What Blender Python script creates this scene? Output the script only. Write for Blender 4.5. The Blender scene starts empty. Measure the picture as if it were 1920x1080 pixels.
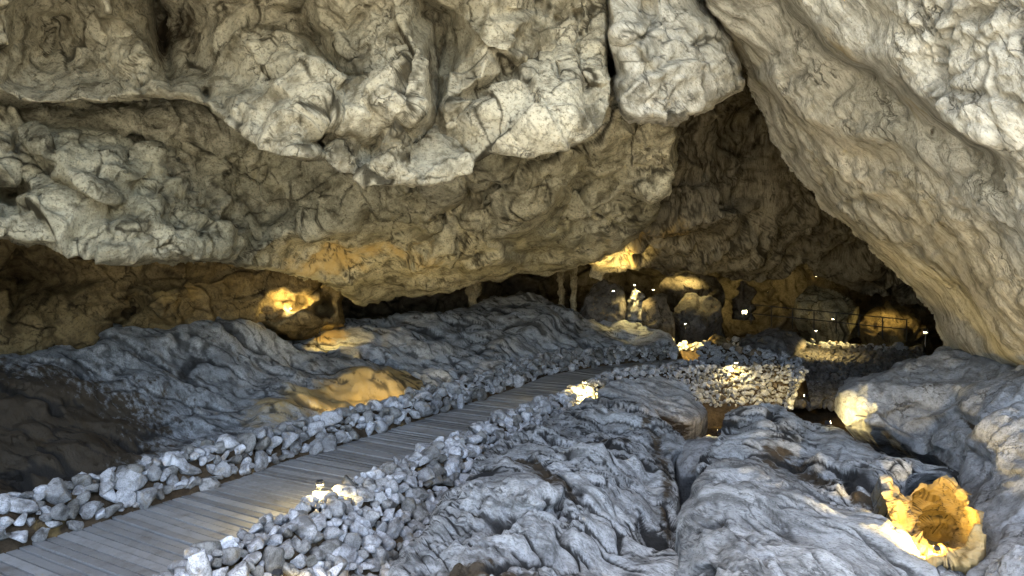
DEBUG = False
import bpy, bmesh, math, random
import numpy as np
from mathutils import Vector, Matrix
from mathutils.geometry import delaunay_2d_cdt
random.seed(7)
SC = bpy.context.scene
COL = SC.collection
F, CX, CY = 1280.0, 960.0, 500.0          # focal length, centre and horizon in pixels of the 1920 wide photograph
f32 = np.float32

# ------------------------------------------------------------------ noise
_G = np.array([[1,1,0],[-1,1,0],[1,-1,0],[-1,-1,0],[1,0,1],[-1,0,1],[1,0,-1],[-1,0,-1],
               [0,1,1],[0,-1,1],[0,1,-1],[0,-1,-1],[1,1,0],[-1,1,0],[0,-1,1],[0,-1,-1]], f32)
def hsh(i, j, k, seed):
    h = (i.astype(np.uint32)*np.uint32(374761393) + j.astype(np.uint32)*np.uint32(668265263)
         + k.astype(np.uint32)*np.uint32(2246822519) + np.uint32((seed*3266489917) & 0xffffffff))
    h = (h ^ (h >> np.uint32(13)))*np.uint32(1274126177)
    h = (h ^ (h >> np.uint32(16)))*np.uint32(2654435769)
    return h ^ (h >> np.uint32(15))
def perlin(p, seed=0):
    i = np.floor(p).astype(np.int32); f = (p-i).astype(f32)
    u = f*f*f*(f*(f*6-15)+10)
    out = np.zeros(len(p), f32)
    for a in (0,1):
        wx = u[:,0] if a else 1-u[:,0]
        for b in (0,1):
            wy = u[:,1] if b else 1-u[:,1]
            for c in (0,1):
                wz = u[:,2] if c else 1-u[:,2]
                g = _G[hsh(i[:,0]+a, i[:,1]+b, i[:,2]+c, seed) & np.uint32(15)]
                out += wx*wy*wz*(g[:,0]*(f[:,0]-a)+g[:,1]*(f[:,1]-b)+g[:,2]*(f[:,2]-c))
    return out
def fbm(p, octv=4, seed=0, gain=.5):
    a, s, o = 1.0, 1.0, np.zeros(len(p), f32)
    for k in range(octv):
        o += a*perlin(p*s, seed+k*17); a *= gain; s *= 2.03
    return o
def ridged(p, octv=4, seed=0, gain=.5):
    a, s, o, w = 1.0, 1.0, np.zeros(len(p), f32), 1.0
    for k in range(octv):
        n = 1-np.abs(perlin(p*s, seed+k*13))*2; n = n*n
        o += a*n*w; w = np.clip(n*1.4, 0, 1); a *= gain; s *= 2.07
    return o
def vnoise(p, seed=0):
    return np.stack([perlin(p, seed), perlin(p+31.7, seed+5), perlin(p-17.3, seed+9)], 1)
def worley(p, seed=0):
    """F1, F2, facet plane (tilt of the nearest cell), random value of the cell"""
    i = np.floor(p).astype(np.int32)
    n = len(p); f1 = np.full(n, 9, f32); f2 = np.full(n, 9, f32)
    pl = np.zeros(n, f32); rv = np.zeros(n, f32)
    for a in (-1,0,1):
        for b in (-1,0,1):
            for c in (-1,0,1):
                h = hsh(i[:,0]+a, i[:,1]+b, i[:,2]+c, seed)
                cx = (h & np.uint32(1023)).astype(f32)/1023; cy = ((h >> np.uint32(10)) & np.uint32(1023)).astype(f32)/1023
                cz = ((h >> np.uint32(20)) & np.uint32(1023)).astype(f32)/1023
                dx = p[:,0]-i[:,0]-a-cx; dy = p[:,1]-i[:,1]-b-cy; dz = p[:,2]-i[:,2]-c-cz
                d = np.sqrt(dx*dx+dy*dy+dz*dz)
                h2 = h*np.uint32(747796405)+np.uint32(2891336453)
                tx = ((h2 >> np.uint32(3)) & np.uint32(255)).astype(f32)/127.5-1
                ty = ((h2 >> np.uint32(11)) & np.uint32(255)).astype(f32)/127.5-1
                tz = ((h2 >> np.uint32(19)) & np.uint32(255)).astype(f32)/127.5-1
                m = d < f1
                f2 = np.where(m, f1, np.minimum(f2, d))
                pl = np.where(m, dx*tx+dy*ty+dz*tz, pl)
                rv = np.where(m, (h2 >> np.uint32(24)).astype(f32)/255, rv)
                f1 = np.where(m, d, f1)
    return f1, f2, pl, rv
def sstep(a, b, x):
    t = np.clip((x-a)/(b-a), 0, 1); return t*t*(3-2*t)

# ------------------------------------------------------------------ objects
def tag(o, label=None, cat=None, group=None, kind=None):
    if label: o['label'] = label
    if cat: o['category'] = cat
    if group: o['group'] = group
    if kind: o['kind'] = kind
    return o
def empty(name, loc=(0,0,0), rz=0, **kw):
    o = bpy.data.objects.new(name, None); COL.objects.link(o)
    o.location = loc; o.rotation_euler = (0,0,rz); o.empty_display_size = .1
    return tag(o, **kw)
def mesh_np(name, V, faces, mat, parent=None, attrs=None, smooth=True, origin=None):
    """faces: (n,4) or (n,3) array"""
    V = np.asarray(V, f32)
    if origin is not None: V = V-np.asarray(origin, f32)
    me = bpy.data.meshes.new(name)
    k = faces.shape[1]; nf = len(faces)
    me.vertices.add(len(V)); me.vertices.foreach_set('co', V.ravel())
    me.loops.add(nf*k); me.loops.foreach_set('vertex_index', faces.astype(np.int32).ravel())
    me.polygons.add(nf); me.polygons.foreach_set('loop_start', np.arange(0, nf*k, k, dtype=np.int32))
    me.polygons.foreach_set('use_smooth', np.full(nf, smooth))
    for nm, a in (attrs or {}).items():
        me.attributes.new(nm, 'FLOAT', 'POINT').data.foreach_set('value', np.asarray(a, f32))
    me.update(calc_edges=True); me.validate()
    if mat: me.materials.append(mat)
    o = bpy.data.objects.new(name, me); COL.objects.link(o)
    if origin is not None: o.location = origin
    if parent: o.parent = parent
    return o
def bm_obj(name, bm, mat, parent=None, smooth=False):
    me = bpy.data.meshes.new(name); bm.to_mesh(me); bm.free()
    me.materials.append(mat)
    for p in me.polygons: p.use_smooth = smooth
    o = bpy.data.objects.new(name, me); COL.objects.link(o)
    if parent: o.parent = parent
    return o

# ------------------------------------------------------------------ materials
class NT:
    def __init__(s, name):
        s.m = bpy.data.materials.new(name); s.m.use_nodes = True
        s.t = s.m.node_tree; s.b = s.t.nodes['Principled BSDF']
    def n(s, typ, **kw):
        nd = s.t.nodes.new(typ)
        for k, v in kw.items():
            if k in nd.inputs: nd.inputs[k].default_value = v
            else: setattr(nd, k, v)
        return nd
    def l(s, a, b): s.t.links.new(a, b)
    def math(s, op, a, b=None, clamp=False):
        nd = s.t.nodes.new('ShaderNodeMath'); nd.operation = op; nd.use_clamp = clamp
        for i, x in enumerate((a, b)):
            if x is None: continue
            if isinstance(x, (int, float)): nd.inputs[i].default_value = x
            else: s.l(x, nd.inputs[i])
        return nd.outputs[0]
    def mix(s, fac, a, b, mode='MIX'):
        nd = s.t.nodes.new('ShaderNodeMix'); nd.data_type = 'RGBA'; nd.blend_type = mode
        for sock, x in ((nd.inputs[0], fac), (nd.inputs[6], a), (nd.inputs[7], b)):
            if isinstance(x, (int, float)): sock.default_value = x
            elif isinstance(x, tuple): sock.default_value = (*x, 1)
            else: s.l(x, sock)
        return nd.outputs[2]
    def ramp(s, x, lo, hi):
        nd = s.t.nodes.new('ShaderNodeMapRange'); nd.inputs[1].default_value = lo; nd.inputs[2].default_value = hi
        s.l(x, nd.inputs[0]); return nd.outputs[0]
    def noise(s, vec, scale, detail=6, rough=.6, dist=0.0):
        nd = s.n('ShaderNodeTexNoise', Scale=scale, Detail=detail, Roughness=rough, Distortion=dist)
        s.l(vec, nd.inputs['Vector']); return nd.outputs['Fac']
    def attr(s, name):
        return s.n('ShaderNodeAttribute', attribute_name=name).outputs['Fac']
    def obj(s, stretch=None, rot=None):
        tc = s.n('ShaderNodeTexCoord').outputs['Object']
        if stretch:
            mp = s.n('ShaderNodeMapping'); mp.vector_type = 'TEXTURE'
            mp.inputs['Scale'].default_value = stretch
            if rot: mp.inputs['Rotation'].default_value = rot
            s.l(tc, mp.inputs['Vector']); tc = mp.outputs[0]
        return tc

def rock_mat(name, light, mid, dark, ochre_glow=(.36,.25,.09), soil_shade=(.040,.029,.016), sc=1.0, stretch=None, rot=None, bump=1.0, attrs=True, island=False, rough=.85):
    t = NT(name); v = t.obj(); vs = t.obj(stretch, rot) if stretch else v
    big = t.noise(vs, .55*sc, 5, .6, .6); med = t.noise(vs, 2.6*sc, 6, .62, .4)
    fine = t.noise(vs, 14*sc, 6, .65); spk = t.noise(v, 38*sc, 3, .6)
    c = t.mix(t.ramp(big, .36, .64), mid, light)
    c = t.mix(t.math('MULTIPLY', t.ramp(med, .48, .64), .85), c, dark)
    c = t.mix(t.math('MULTIPLY', t.ramp(fine, .50, .66), .55), c, tuple(x*.45 for x in mid))
    c = t.mix(t.math('MULTIPLY', t.ramp(t.noise(vs, 27*sc, 4, .7), .53, .62), .6), c, dark)
    c = t.mix(t.math('MULTIPLY', t.ramp(spk, .60, .72), .35), c, tuple(min(1, x*1.15) for x in light))
    vo = t.n('ShaderNodeTexVoronoi', feature='DISTANCE_TO_EDGE', Scale=3.1*sc); wv = t.n('ShaderNodeVectorMath', operation='MULTIPLY_ADD'); nz = t.n('ShaderNodeTexNoise', Scale=5*sc, Detail=5, Roughness=.6); t.l(vs, nz.inputs['Vector']); t.l(nz.outputs['Color'], wv.inputs[0]); wv.inputs[1].default_value = (.35,.35,.35); t.l(vs, wv.inputs[2]); t.l(wv.outputs[0], vo.inputs['Vector'])
    ck = t.math('MULTIPLY', t.math('SUBTRACT', 1.0, t.ramp(vo.outputs[0], .004, .045)), t.ramp(t.noise(v, 1.9*sc, 4, .6), .50, .62), True)
    och = t.noise(vs, 1.7*sc, 5, .65, .5)
    if attrs:
        c = t.mix(t.math('MULTIPLY', t.math('ADD', t.math('MULTIPLY', t.attr('tone'), .7), .65), 1.0), (0,0,0), c)
        oa = t.math('ADD', t.math('SUBTRACT', t.attr('ochre_glow'), .5), och)
        c = t.mix(t.math('MULTIPLY', t.ramp(oa, .48, .80), .85, True), c, t.mix(med, ochre_glow, tuple(x*1.5 for x in ochre_glow)))
        sa = t.math('ADD', t.math('SUBTRACT', t.attr('soil_shade'), .5), t.noise(vs, 4.5*sc, 6, .65))
        c = t.mix(t.math('MULTIPLY', t.ramp(sa, .44, .62), .95, True), c, t.mix(fine, soil_shade, tuple(x*1.8 for x in soil_shade)))
        c = t.mix(t.math('MULTIPLY', t.attr('crack'), .95, True), c, tuple(x*(.25 if 'floor' in name else .42) for x in dark))
    else:
        c = t.mix(t.math('MULTIPLY', t.ramp(och, .58, .75), .6), c, ochre_glow)
    if island: c = t.mix(1.0, c, t.mix(t.n('ShaderNodeNewGeometry').outputs['Random Per Island'], (.42,.40,.36), (1.15,1.15,1.18)), 'MULTIPLY')
    c = t.mix(t.math('MULTIPLY', ck, .5), c, tuple(x*.5 for x in soil_shade))
    t.l(c, t.b.inputs['Base Color']); t.b.inputs['Roughness'].default_value = rough
    t.b.inputs['Specular IOR Level'].default_value = .08
    h = t.math('ADD', t.math('MULTIPLY', t.noise(vs, 18*sc, 8, .7), .6), t.math('MULTIPLY', t.noise(v, 55*sc, 5, .7), .35))
    h = t.math('SUBTRACT', h, t.math('MULTIPLY', ck, .5))
    bp = t.n('ShaderNodeBump', Strength=bump, Distance=.06); t.l(h, bp.inputs['Height']); t.l(bp.outputs[0], t.b.inputs['Normal'])
    return t.m
def plain_mat(name, col, rough=.6, metal=0.0, noise=None, bump=0):
    t = NT(name); c = col
    if noise:
        c = t.mix(t.noise(t.obj(), noise, 5, .6), tuple(x*.6 for x in col), tuple(min(1, x*1.35) for x in col))
        t.l(c, t.b.inputs['Base Color'])
        if bump:
            bp = t.n('ShaderNodeBump', Strength=bump, Distance=.02); t.l(t.noise(t.obj(), noise*3, 5), bp.inputs['Height']); t.l(bp.outputs[0], t.b.inputs['Normal'])
    else: t.b.inputs['Base Color'].default_value = (*col, 1)
    t.b.inputs['Roughness'].default_value = rough; t.b.inputs['Metallic'].default_value = metal
    return t.m
def emit_mat(name, col, s):
    t = NT(name); t.b.inputs['Base Color'].default_value = (.8,.8,.7,1)
    t.b.inputs['Emission Color'].default_value = (*col, 1); t.b.inputs['Emission Strength'].default_value = s
    return t.m

# ------------------------------------------------------------------ patches of rock
def unproj(px, py, d):
    return np.stack([(px-CX)/F*d, d, (CY-py)/F*d], -1)
def at(px, py, d): return Vector(((px-CX)/F*d, d, (CY-py)/F*d))
def seg_dist(px, py, pts, closed=False):
    """distance, signed side (+ right of the travel direction with y down), fraction along, closest point"""
    pts = np.asarray(pts, f32); n = len(pts)
    best = np.full(px.shape, 1e9, f32); side = np.zeros(px.shape, f32); u = np.zeros(px.shape, f32)
    qx = np.zeros(px.shape, f32); qy = np.zeros(px.shape, f32)
    m = n if closed else n-1
    for k in range(m):
        a, b = pts[k], pts[(k+1) % n]; ab = b-a; L2 = float(ab@ab)+1e-9
        t = np.clip(((px-a[0])*ab[0]+(py-a[1])*ab[1])/L2, 0, 1)
        cx = a[0]+t*ab[0]; cy = a[1]+t*ab[1]
        d = np.hypot(px-cx, py-cy); mm = d < best
        cr = ab[0]*(py-a[1])-ab[1]*(px-a[0])
        best = np.where(mm, d, best); side = np.where(mm, np.sign(cr), side); u = np.where(mm, (k+t)/m, u)
        qx = np.where(mm, cx, qx); qy = np.where(mm, cy, qy)
    return best, side, u, qx, qy
def inside(px, py, poly):
    r = np.zeros(px.shape, bool); n = len(poly)
    for k in range(n):
        (x0, y0), (x1, y1) = poly[k], poly[(k+1) % n]
        if y0 == y1: continue
        c = ((y0 > py) != (y1 > py)) & (px < (x1-x0)*(py-y0)/(y1-y0)+x0)
        r ^= c
    return r
def smooth_poly(poly, it=1):
    P = [np.array(p, float) for p in poly]
    for _ in range(it):
        Q = []
        for k in range(len(P)):
            a, b = P[k], P[(k+1) % len(P)]; Q += [a*.75+b*.25, a*.25+b*.75]
        P = Q
    return [tuple(p) for p in P]
def tps(ctrl, px, py, lam=1e-3):
    c = np.array(ctrl, float); X = c[:,:2]/1000; y = np.log(c[:,2]); n = len(c)
    def U(r2): return np.where(r2 > 1e-12, r2*np.log(r2+1e-12), 0)
    K = U(((X[:,None]-X[None])**2).sum(-1))+np.eye(n)*lam
    P = np.hstack([np.ones((n,1)), X]); A = np.zeros((n+3, n+3)); A[:n,:n] = K; A[:n,n:] = P; A[n:,:n] = P.T
    w = np.linalg.solve(A, np.concatenate([y, np.zeros(3)]))
    out = w[n]+w[n+1]*px/1000+w[n+2]*py/1000
    for k in range(n): out = out+w[k]*U((px/1000-X[k,0])**2+(py/1000-X[k,1])**2)
    return np.exp(out)
def planes(ctrl, px, py):
    """flat facets between the control points"""
    c = np.array(ctrl, float); lo, hi = c[:,:2].min(0)-900, c[:,:2].max(0)+900
    ex = [(lo[0],lo[1]),(hi[0],lo[1]),(hi[0],hi[1]),(lo[0],hi[1])]
    c = np.vstack([c]+[[[x, y, c[np.argmin(((c[:,:2]-(x,y))**2).sum(1)),2]]] for x, y in ex])
    r = delaunay_2d_cdt([Vector(v[:2]) for v in c], [], [], 0, 1e-4)
    co = np.array([v[:] for v in r[0]]); dep = np.array([c[o[0],2] for o in r[3]])
    out = np.full(px.shape, c[:,2].mean(), np.float64)
    for t in r[2]:
        (x0,y0),(x1,y1),(x2,y2) = co[t[0]], co[t[1]], co[t[2]]; D = (y1-y2)*(x0-x2)+(x2-x1)*(y0-y2)
        if abs(D) < 1e-9: continue
        m = (px >= min(x0,x1,x2))&(px <= max(x0,x1,x2))&(py >= min(y0,y1,y2))&(py <= max(y0,y1,y2))
        X, Y = px[m], py[m]; a = ((y1-y2)*(X-x2)+(x2-x1)*(Y-y2))/D; b = ((y2-y0)*(X-x2)+(x0-x2)*(Y-y2))/D; g = 1-a-b
        k = (a >= -1e-6)&(b >= -1e-6)&(g >= -1e-6); o = out[m]; o[k] = (a*dep[t[0]]+b*dep[t[1]]+g*dep[t[2]])[k]; out[m] = o
    return out
def gauss(px, py, b):
    x, y, rx, ry, ang, amp = b
    a = math.radians(ang); c, s = math.cos(a), math.sin(a)
    u = ((px-x)*c+(py-y)*s)/rx; v = (-(px-x)*s+(py-y)*c)/ry
    return amp*np.exp(-(u*u+v*v))

def blur(A, r):
    for ax in (0, 1):
        pad = [(0,0)]*A.ndim; pad[ax] = (r+1, r); c = np.cumsum(np.pad(A, pad, mode='edge').astype(np.float64), axis=ax)
        n = A.shape[ax]; k = 2*r+1
        A = (np.take(c, np.arange(k, k+n), axis=ax)-np.take(c, np.arange(0, n), axis=ax))/k
    return A.astype(f32)
def patch(name, poly, ctrl, step, mat, disp, edge=(30, .6), strokes=(), ochre_glow=(), soil_shade=(), skirt=(0,3,0), wob=11, seed=1, smooth=1, parent=None, edge_soil=0, ed=.4, tri=False, tri_mix=.25):
    if smooth: poly = smooth_poly(poly, smooth)
    pa = np.array(poly); x0, y0 = pa.min(0)-step; x1, y1 = pa.max(0)+step
    fl = 'floor' in mat.name; sy = step*(.62 if fl else 1)
    gx, gy = np.meshgrid(np.arange(x0, x1+step, step, dtype=f32), np.arange(y0, y1+sy, sy, dtype=f32))
    H, W = gx.shape
    q = np.stack([gx.ravel()/70, gy.ravel()/70, np.full(gx.size, seed*3.1, f32)], 1).astype(f32)
    wx = (gx+wob*fbm(q, 5, seed, .6).reshape(H, W)).astype(f32); wy = (gy+wob*fbm(q+40, 5, seed+3, .6).reshape(H, W)).astype(f32)
    # outline wobbles too, so that no outline is a clean curve
    dist, _, _, qx, qy = seg_dist(wx, wy, poly, True)
    ins = inside(wx, wy, poly); sd = np.where(ins, dist, -dist)
    keep = sd >= -step*.8
    off = keep & (sd < 0)
    gx2 = np.where(off, gx+(qx-wx), gx); gy2 = np.where(off, gy+(qy-wy), gy)
    d = planes(ctrl, wx, wy)*(1-tri_mix)+tps(ctrl, gx2, gy2)*tri_mix if tri else tps(ctrl, gx2, gy2)
    for s in strokes:
        k = s[0]
        if k == 'blob': d = d+gauss(wx, wy, s[1:]); continue
        pts, amp, w = s[1], s[2], s[3]
        dd, sg, u, _, _ = seg_dist(wx, wy, pts)
        tp = sstep(0, .12, u)*sstep(1, .88, u)
        if k == 'ledge':   # the side left of the direction of travel stands nearer
            sh = s[4] if len(s) > 4 else 6
            d = d+tp*amp*np.tanh(dd*sg/sh)*np.exp(-dd/w)
        elif k == 'groove': d = d+tp*amp*np.exp(-(dd/w)**2)
        elif k == 'ridge': d = d-tp*amp*np.exp(-(dd/w))
    ew, eb = edge; ew *= .62; eb *= .75
    t = np.clip(sd/ew, 0, 1); d = d+eb*(1-np.sqrt(np.clip(1-(1-t)**2, 0, 1)))
    d = np.where(keep, d, 0); kf = keep.astype(f32); d0 = d
    
    for _ in range(1 if tri else 2): d = np.where(keep, blur(d[...,None], 1 if tri else 3)[...,0]/np.maximum(blur(kf[...,None], 1 if tri else 3)[...,0], .02), 0)
    d = np.where(keep, d, tps(ctrl, gx2, gy2))
    P = unproj(gx2, gy2, d).astype(f32)
    ax = np.linalg.norm(np.gradient(P, axis=1), axis=-1); ay = np.linalg.norm(np.gradient(P, axis=0), axis=-1)
    nom = step*d/F; att = np.clip((5 if fl else 1.9)*nom/np.maximum(ax, ay), .06, 1)
    att = blur(blur(att[...,None], 4), 3)[...,0]
    nb = 3 if tri else 6; PB = blur(blur(P, nb), nb)
    tx = np.gradient(PB, axis=1); ty = np.gradient(PB, axis=0)
    N = np.cross(tx, ty); N /= np.linalg.norm(N, axis=-1, keepdims=True)+1e-9
    N[(N*P).sum(-1) > 0] *= -1
    idx = np.full((H, W), -1, np.int64); kk = keep.ravel(); idx.ravel()[kk] = np.arange(kk.sum())
    p = P.reshape(-1, 3)[kk]; nn = N.reshape(-1, 3)[kk]
    PX, PY = wx.ravel()[kk], wy.ravel()[kk]
    dv, crack, tone = disp(p, PX, PY)
    def soften(v):
        g = np.zeros(gx.size, f32); g[kk] = v; g = g.reshape(H, W, 1)
        return (blur(g, 1)/np.maximum(blur(keep.astype(f32)[...,None], 1), .05)).ravel()[kk]
    dv = soften(dv)
    crack = crack*np.clip(att.ravel()[kk]*(3 if fl else 1.3), 0, 1)
    dv = dv*att.ravel()[kk]*(ed+(1-ed)*sstep(0, ew*.9, sd.ravel()[kk]))
    p2 = p+nn*dv[:,None]
    a = np.stack([idx[:-1,:-1], idx[1:,:-1], idx[1:,1:], idx[:-1,1:]], -1).reshape(-1, 4)
    fc = a[(a >= 0).all(1)]
    oc = np.zeros(len(p), f32); so = np.zeros(len(p), f32)  # stain tints that also carry painted shade and lamp glow
    for b in ochre_glow: oc += gauss(PX, PY, b)
    for b in soil_shade:
        if b[0] == 'line':
            dd, _, u, _, _ = seg_dist(PX, PY, b[1]); so += b[3]*np.exp(-(dd/b[2])**2)
        else: so += gauss(PX, PY, b)
    if edge_soil: so += edge_soil*np.exp(-np.clip(sd.ravel()[kk], 0, 999)/ew)
    if DEBUG: print(name, 'crack mean', crack.mean(), np.percentile(crack,[50,90,99]), 'att', np.percentile(att.ravel()[kk],[5,50,95]), len(p))
    # skirt: the rim runs on backwards so that the mass has thickness
    e = np.concatenate([fc[:,[0,1]], fc[:,[1,2]], fc[:,[2,3]], fc[:,[3,0]]]); es = np.sort(e, 1)
    key = es[:,0]*len(p)+es[:,1]; uq, inv, cnt = np.unique(key, return_inverse=True, return_counts=True)
    be = e[cnt[inv] == 1]; bv = np.unique(be); mp = {int(v): i for i, v in enumerate(bv)}
    vs = [p2]; A = [oc, so, crack, tone]; A = [[x] for x in A]; last = bv; base = len(p2)
    sk = np.array(skirt, f32); fcs = [fc]
    lut = np.zeros(len(p2), np.int64); lut[bv] = np.arange(len(bv))
    e0, e1 = lut[be[:,0]], lut[be[:,1]]
    for k in range(1, 5):
        ray = p[bv]/np.linalg.norm(p[bv], axis=1, keepdims=True)
        q = p2[bv]+(ray*sk[1]+np.array([sk[0],0,sk[2]], f32))*(k/4)**1.3
        q = q+.12*k*vnoise(q*.9, seed+50)
        q = q.astype(f32)
        vs.append(q)
        for x in A: x.append(x[0][bv])
        cur = np.arange(base, base+len(bv)); base += len(bv)
        fcs.append(np.stack([last[e1], last[e0], cur[e0], cur[e1]], 1)); last = cur
    V = np.concatenate(vs); FC = np.concatenate(fcs)
    o3 = p2[:: max(1, len(p2)//2000)].mean(0); o3[2] = p2[:,2].min()
    return mesh_np(name, V, FC, mat, parent, dict(ochre_glow=np.concatenate(A[0]), soil_shade=np.concatenate(A[1]), crack=np.concatenate(A[2]), tone=np.concatenate(A[3])), True, o3)

# ------------------------------------------------------------------ ways a rock face is broken
def rotm(rx=0, ry=0, rz=0):
    return np.array((Matrix.Rotation(math.radians(rz), 3, 'Z') @ Matrix.Rotation(math.radians(ry), 3, 'Y') @ Matrix.Rotation(math.radians(rx), 3, 'X')), f32)
def saw(h, seed, w=.06):
    """beds: each bed rises to a sharp broken edge and drops back; every bed has its own height"""
    i = np.floor(h); f = h-i
    z = np.zeros(len(h), np.int32); r = (hsh(i.astype(np.int32), z, z, seed) & np.uint32(255)).astype(f32)/255
    e = np.exp(-((1-f)/w)**2)+np.exp(-(f/w*1.3)**2)
    return (f**1.6*sstep(1.0, .93, f)).astype(f32)*(.35+.65*r), np.clip(e, 0, 1).astype(f32), r
def d_block(amp=1.0, seed=1, s1=1.3, s2=.5, s3=.2, b1=(-.5,.25,.83), b2=(.75,.15,.62), th=(.55,.42), crackw=.05, rough=1.0, bulge=.28):
    """broken limestone: tilted facets, beds and cross joints with sharp edges, a rough skin that changes from place to place"""
    b1 = np.array(b1, f32); b2 = np.array(b2, f32)
    def f(p, px, py):
        w = vnoise(p*.7, seed)*.25+vnoise(p*2.7, seed+3)*.05+vnoise(p*8, seed+4)*.015
        big = fbm(p*.42, 3, seed+7)*bulge
        q = p+w
        f1, f2, pl, rv = worley(q/s1, seed+11)
        g1, g2, ql, rw = worley((p+w*.7)/s2, seed+12)
        h1, h2, rl, rx = worley((p+w*.5)/s3, seed+13)
        e1 = 1-sstep(0, crackw, f2-f1); e2 = 1-sstep(0, crackw*1.3, g2-g1); e3 = 1-sstep(0, .10, h2-h1)
        gate = sstep(-.1, .35, fbm(p*1.1, 3, seed+21)); g2te = sstep(-.15, .3, fbm(p*1.7+9, 2, seed+25)); g3 = sstep(-.1, .3, fbm(p*2.3-4, 2, seed+27))
        ga = sstep(-.25, .15, fbm(p*.6+3, 2, seed+51)); gb = sstep(-.1, .25, fbm(p*.7-8, 2, seed+53)); gc = sstep(-.1, .25, fbm(p*1.3+5, 2, seed+55))
        wb = fbm(p*.9, 4, seed+57)*.22
        a1, k1, _ = saw((q@b1+wb)/th[0], seed+61); a2, k2, _ = saw((q@b2+wb*1.2)/th[1], seed+62); a3, k3, _ = saw((q@b1+wb*.8+.02*rx)/(th[0]*.27), seed+63)
        rg = .35+1.3*sstep(-.3, .4, fbm(p*.5-20, 2, seed+71))
        dv = big+pl*s1*.26+(rv-.5)*s1*.10+(ql*s2*.36+(rw-.5)*s2*.10)*(.3+.7*gate)+rl*s3*.24*(.2+.8*g2te)
        dv += a1*.26*ga+a2*.18*gb+a3*.06*gc
        dv += fbm(p*2.6, 5, seed+31, .55)*.05*rough*rg+(np.abs(perlin(p*5+w*3, seed+44))-.2)*.05*rough*rg+fbm(p*11, 4, seed+43, .6)*.028*rough*rg
        dv -= e1*.06*gate+e2*.03*g2te+k1*.05*ga+k2*.03*gb+k3*.015*gc
        return (dv*amp).astype(f32), sstep(.2, .75, np.clip(e1*gate*.8+e2*g2te*.7+e3*g3*.5+k1*ga*.4+k2*gb*.35+k3*gc*.35, 0, 1)), np.clip(.5+(rv-.5)*.3+(rw-.5)*.35+(rx-.5)*.25, 0, 1)
    return f
def d_flow(amp=1.0, seed=1, R=None, st=(.35,1.6,.5), s=.5, rough=1.0, bulge=.3, crack=.8, lump=.15):
    """weathered limestone: long plates parted by narrow dark joints, smooth worn faces between"""
    def f(p, px, py):
        w = vnoise(p*.9, seed)*.22+vnoise(p*3, seed+2)*.05+vnoise(p*9, seed+3)*.012
        q = (p+w) if R is None else ((p+w)@R.T)/np.array(st, f32)
        gate = sstep(-.30, .12, fbm(p*.8, 3, seed+8)); gate2 = sstep(-.22, .15, fbm(p*1.5+5, 3, seed+9)); gate3 = sstep(-.12, .2, fbm(p*1.1-7, 3, seed+10))
        f1, f2, pl, rv = worley(q/s*.55, seed+11); h1, h2, ql, rw = worley(q/s*1.7+3.7, seed+16)
        e1 = 1-sstep(.015, .085, f2-f1); e2 = 1-sstep(.02, .13, h2-h1)
        n = perlin(q/s*.8, seed+5); g1 = np.exp(-(n/.05)**2)
        rg = .45+1.2*sstep(-.3, .4, fbm(p*.6-20, 2, seed+71))
        dv = fbm(p*.5, 3, seed+14)*bulge+fbm(p*1.3, 3, seed+15)*lump+pl*.11*s+(rv-.5)*.10*s+(ql*.09*s+(rw-.5)*.05*s)*gate2
        dv += sstep(0, .35, f2-f1)*.022*gate-e1*.065*gate-e2*.04*gate2-g1*.04*gate3
        dv += fbm(p*4, 5, seed+31, .56)*.03*rough*rg+fbm(p*13, 4, seed+34, .62)*.022*rough*rg
        ck = np.clip(e1*gate*1.1+e2*gate2*.8+g1*gate3*.5, 0, 1)
        return (dv*amp).astype(f32), sstep(.25, .8, ck*(.5+.5*crack))*crack, np.clip(.5+(rv-.5)*.4+(rw-.5)*.25, 0, 1)
    return f
# ================================================================== materials
M_ceil = rock_mat('ceiling_limestone', (.55,.49,.335), (.34,.30,.195), (.11,.09,.05), sc=1.0)
M_ceil2 = rock_mat('grey_limestone', (.52,.475,.33), (.29,.265,.17), (.085,.072,.042), sc=1.1)
M_ochre = rock_mat('ochre_limestone', (.50,.37,.13), (.36,.25,.07), (.15,.09,.03), sc=2.0)
M_floor2 = rock_mat('pale_floor_limestone', (.53,.555,.565), (.39,.405,.41), (.15,.152,.148), sc=1.5, stretch=(.55,1.9,.7), rot=(0,0,math.radians(62)))
M_slab = rock_mat('slab_limestone', (.68,.63,.49), (.49,.455,.345), (.20,.18,.125), sc=1.0, stretch=(.5,.5,2.2), rot=(0,math.radians(-42),0))
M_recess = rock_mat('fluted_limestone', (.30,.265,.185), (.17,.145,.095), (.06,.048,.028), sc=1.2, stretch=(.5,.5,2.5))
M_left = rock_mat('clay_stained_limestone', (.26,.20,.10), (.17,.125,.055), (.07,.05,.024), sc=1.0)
M_floor = rock_mat('floor_limestone', (.47,.485,.475), (.28,.29,.285), (.085,.085,.08), sc=1.5, stretch=(.55,1.7,.7), rot=(0,0,math.radians(50)))
M_floorR = rock_mat('smooth_floor_limestone', (.38,.39,.39), (.27,.278,.276), (.12,.12,.115), sc=1.0)
M_stone = rock_mat('rubble_stone', (.52,.535,.53), (.31,.318,.315), (.10,.095,.085), sc=3.0, attrs=False, bump=.5, island=True)
M_stone_dk = rock_mat('brown_rubble_stone', (.26,.21,.15), (.15,.115,.075), (.07,.05,.03), sc=3.0, attrs=False, bump=.4)
M_earth = rock_mat('cave_earth', (.085,.062,.038), (.055,.04,.024), (.027,.019,.011), sc=2.0, attrs=False, bump=.6)
M_gravel = rock_mat('grey_rubble', (.20,.19,.18), (.12,.115,.105), (.05,.045,.04), sc=3.0, attrs=False, bump=.6)
M_far = rock_mat('far_limestone', (.24,.21,.16), (.15,.13,.10), (.07,.06,.04), sc=.8)
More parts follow.
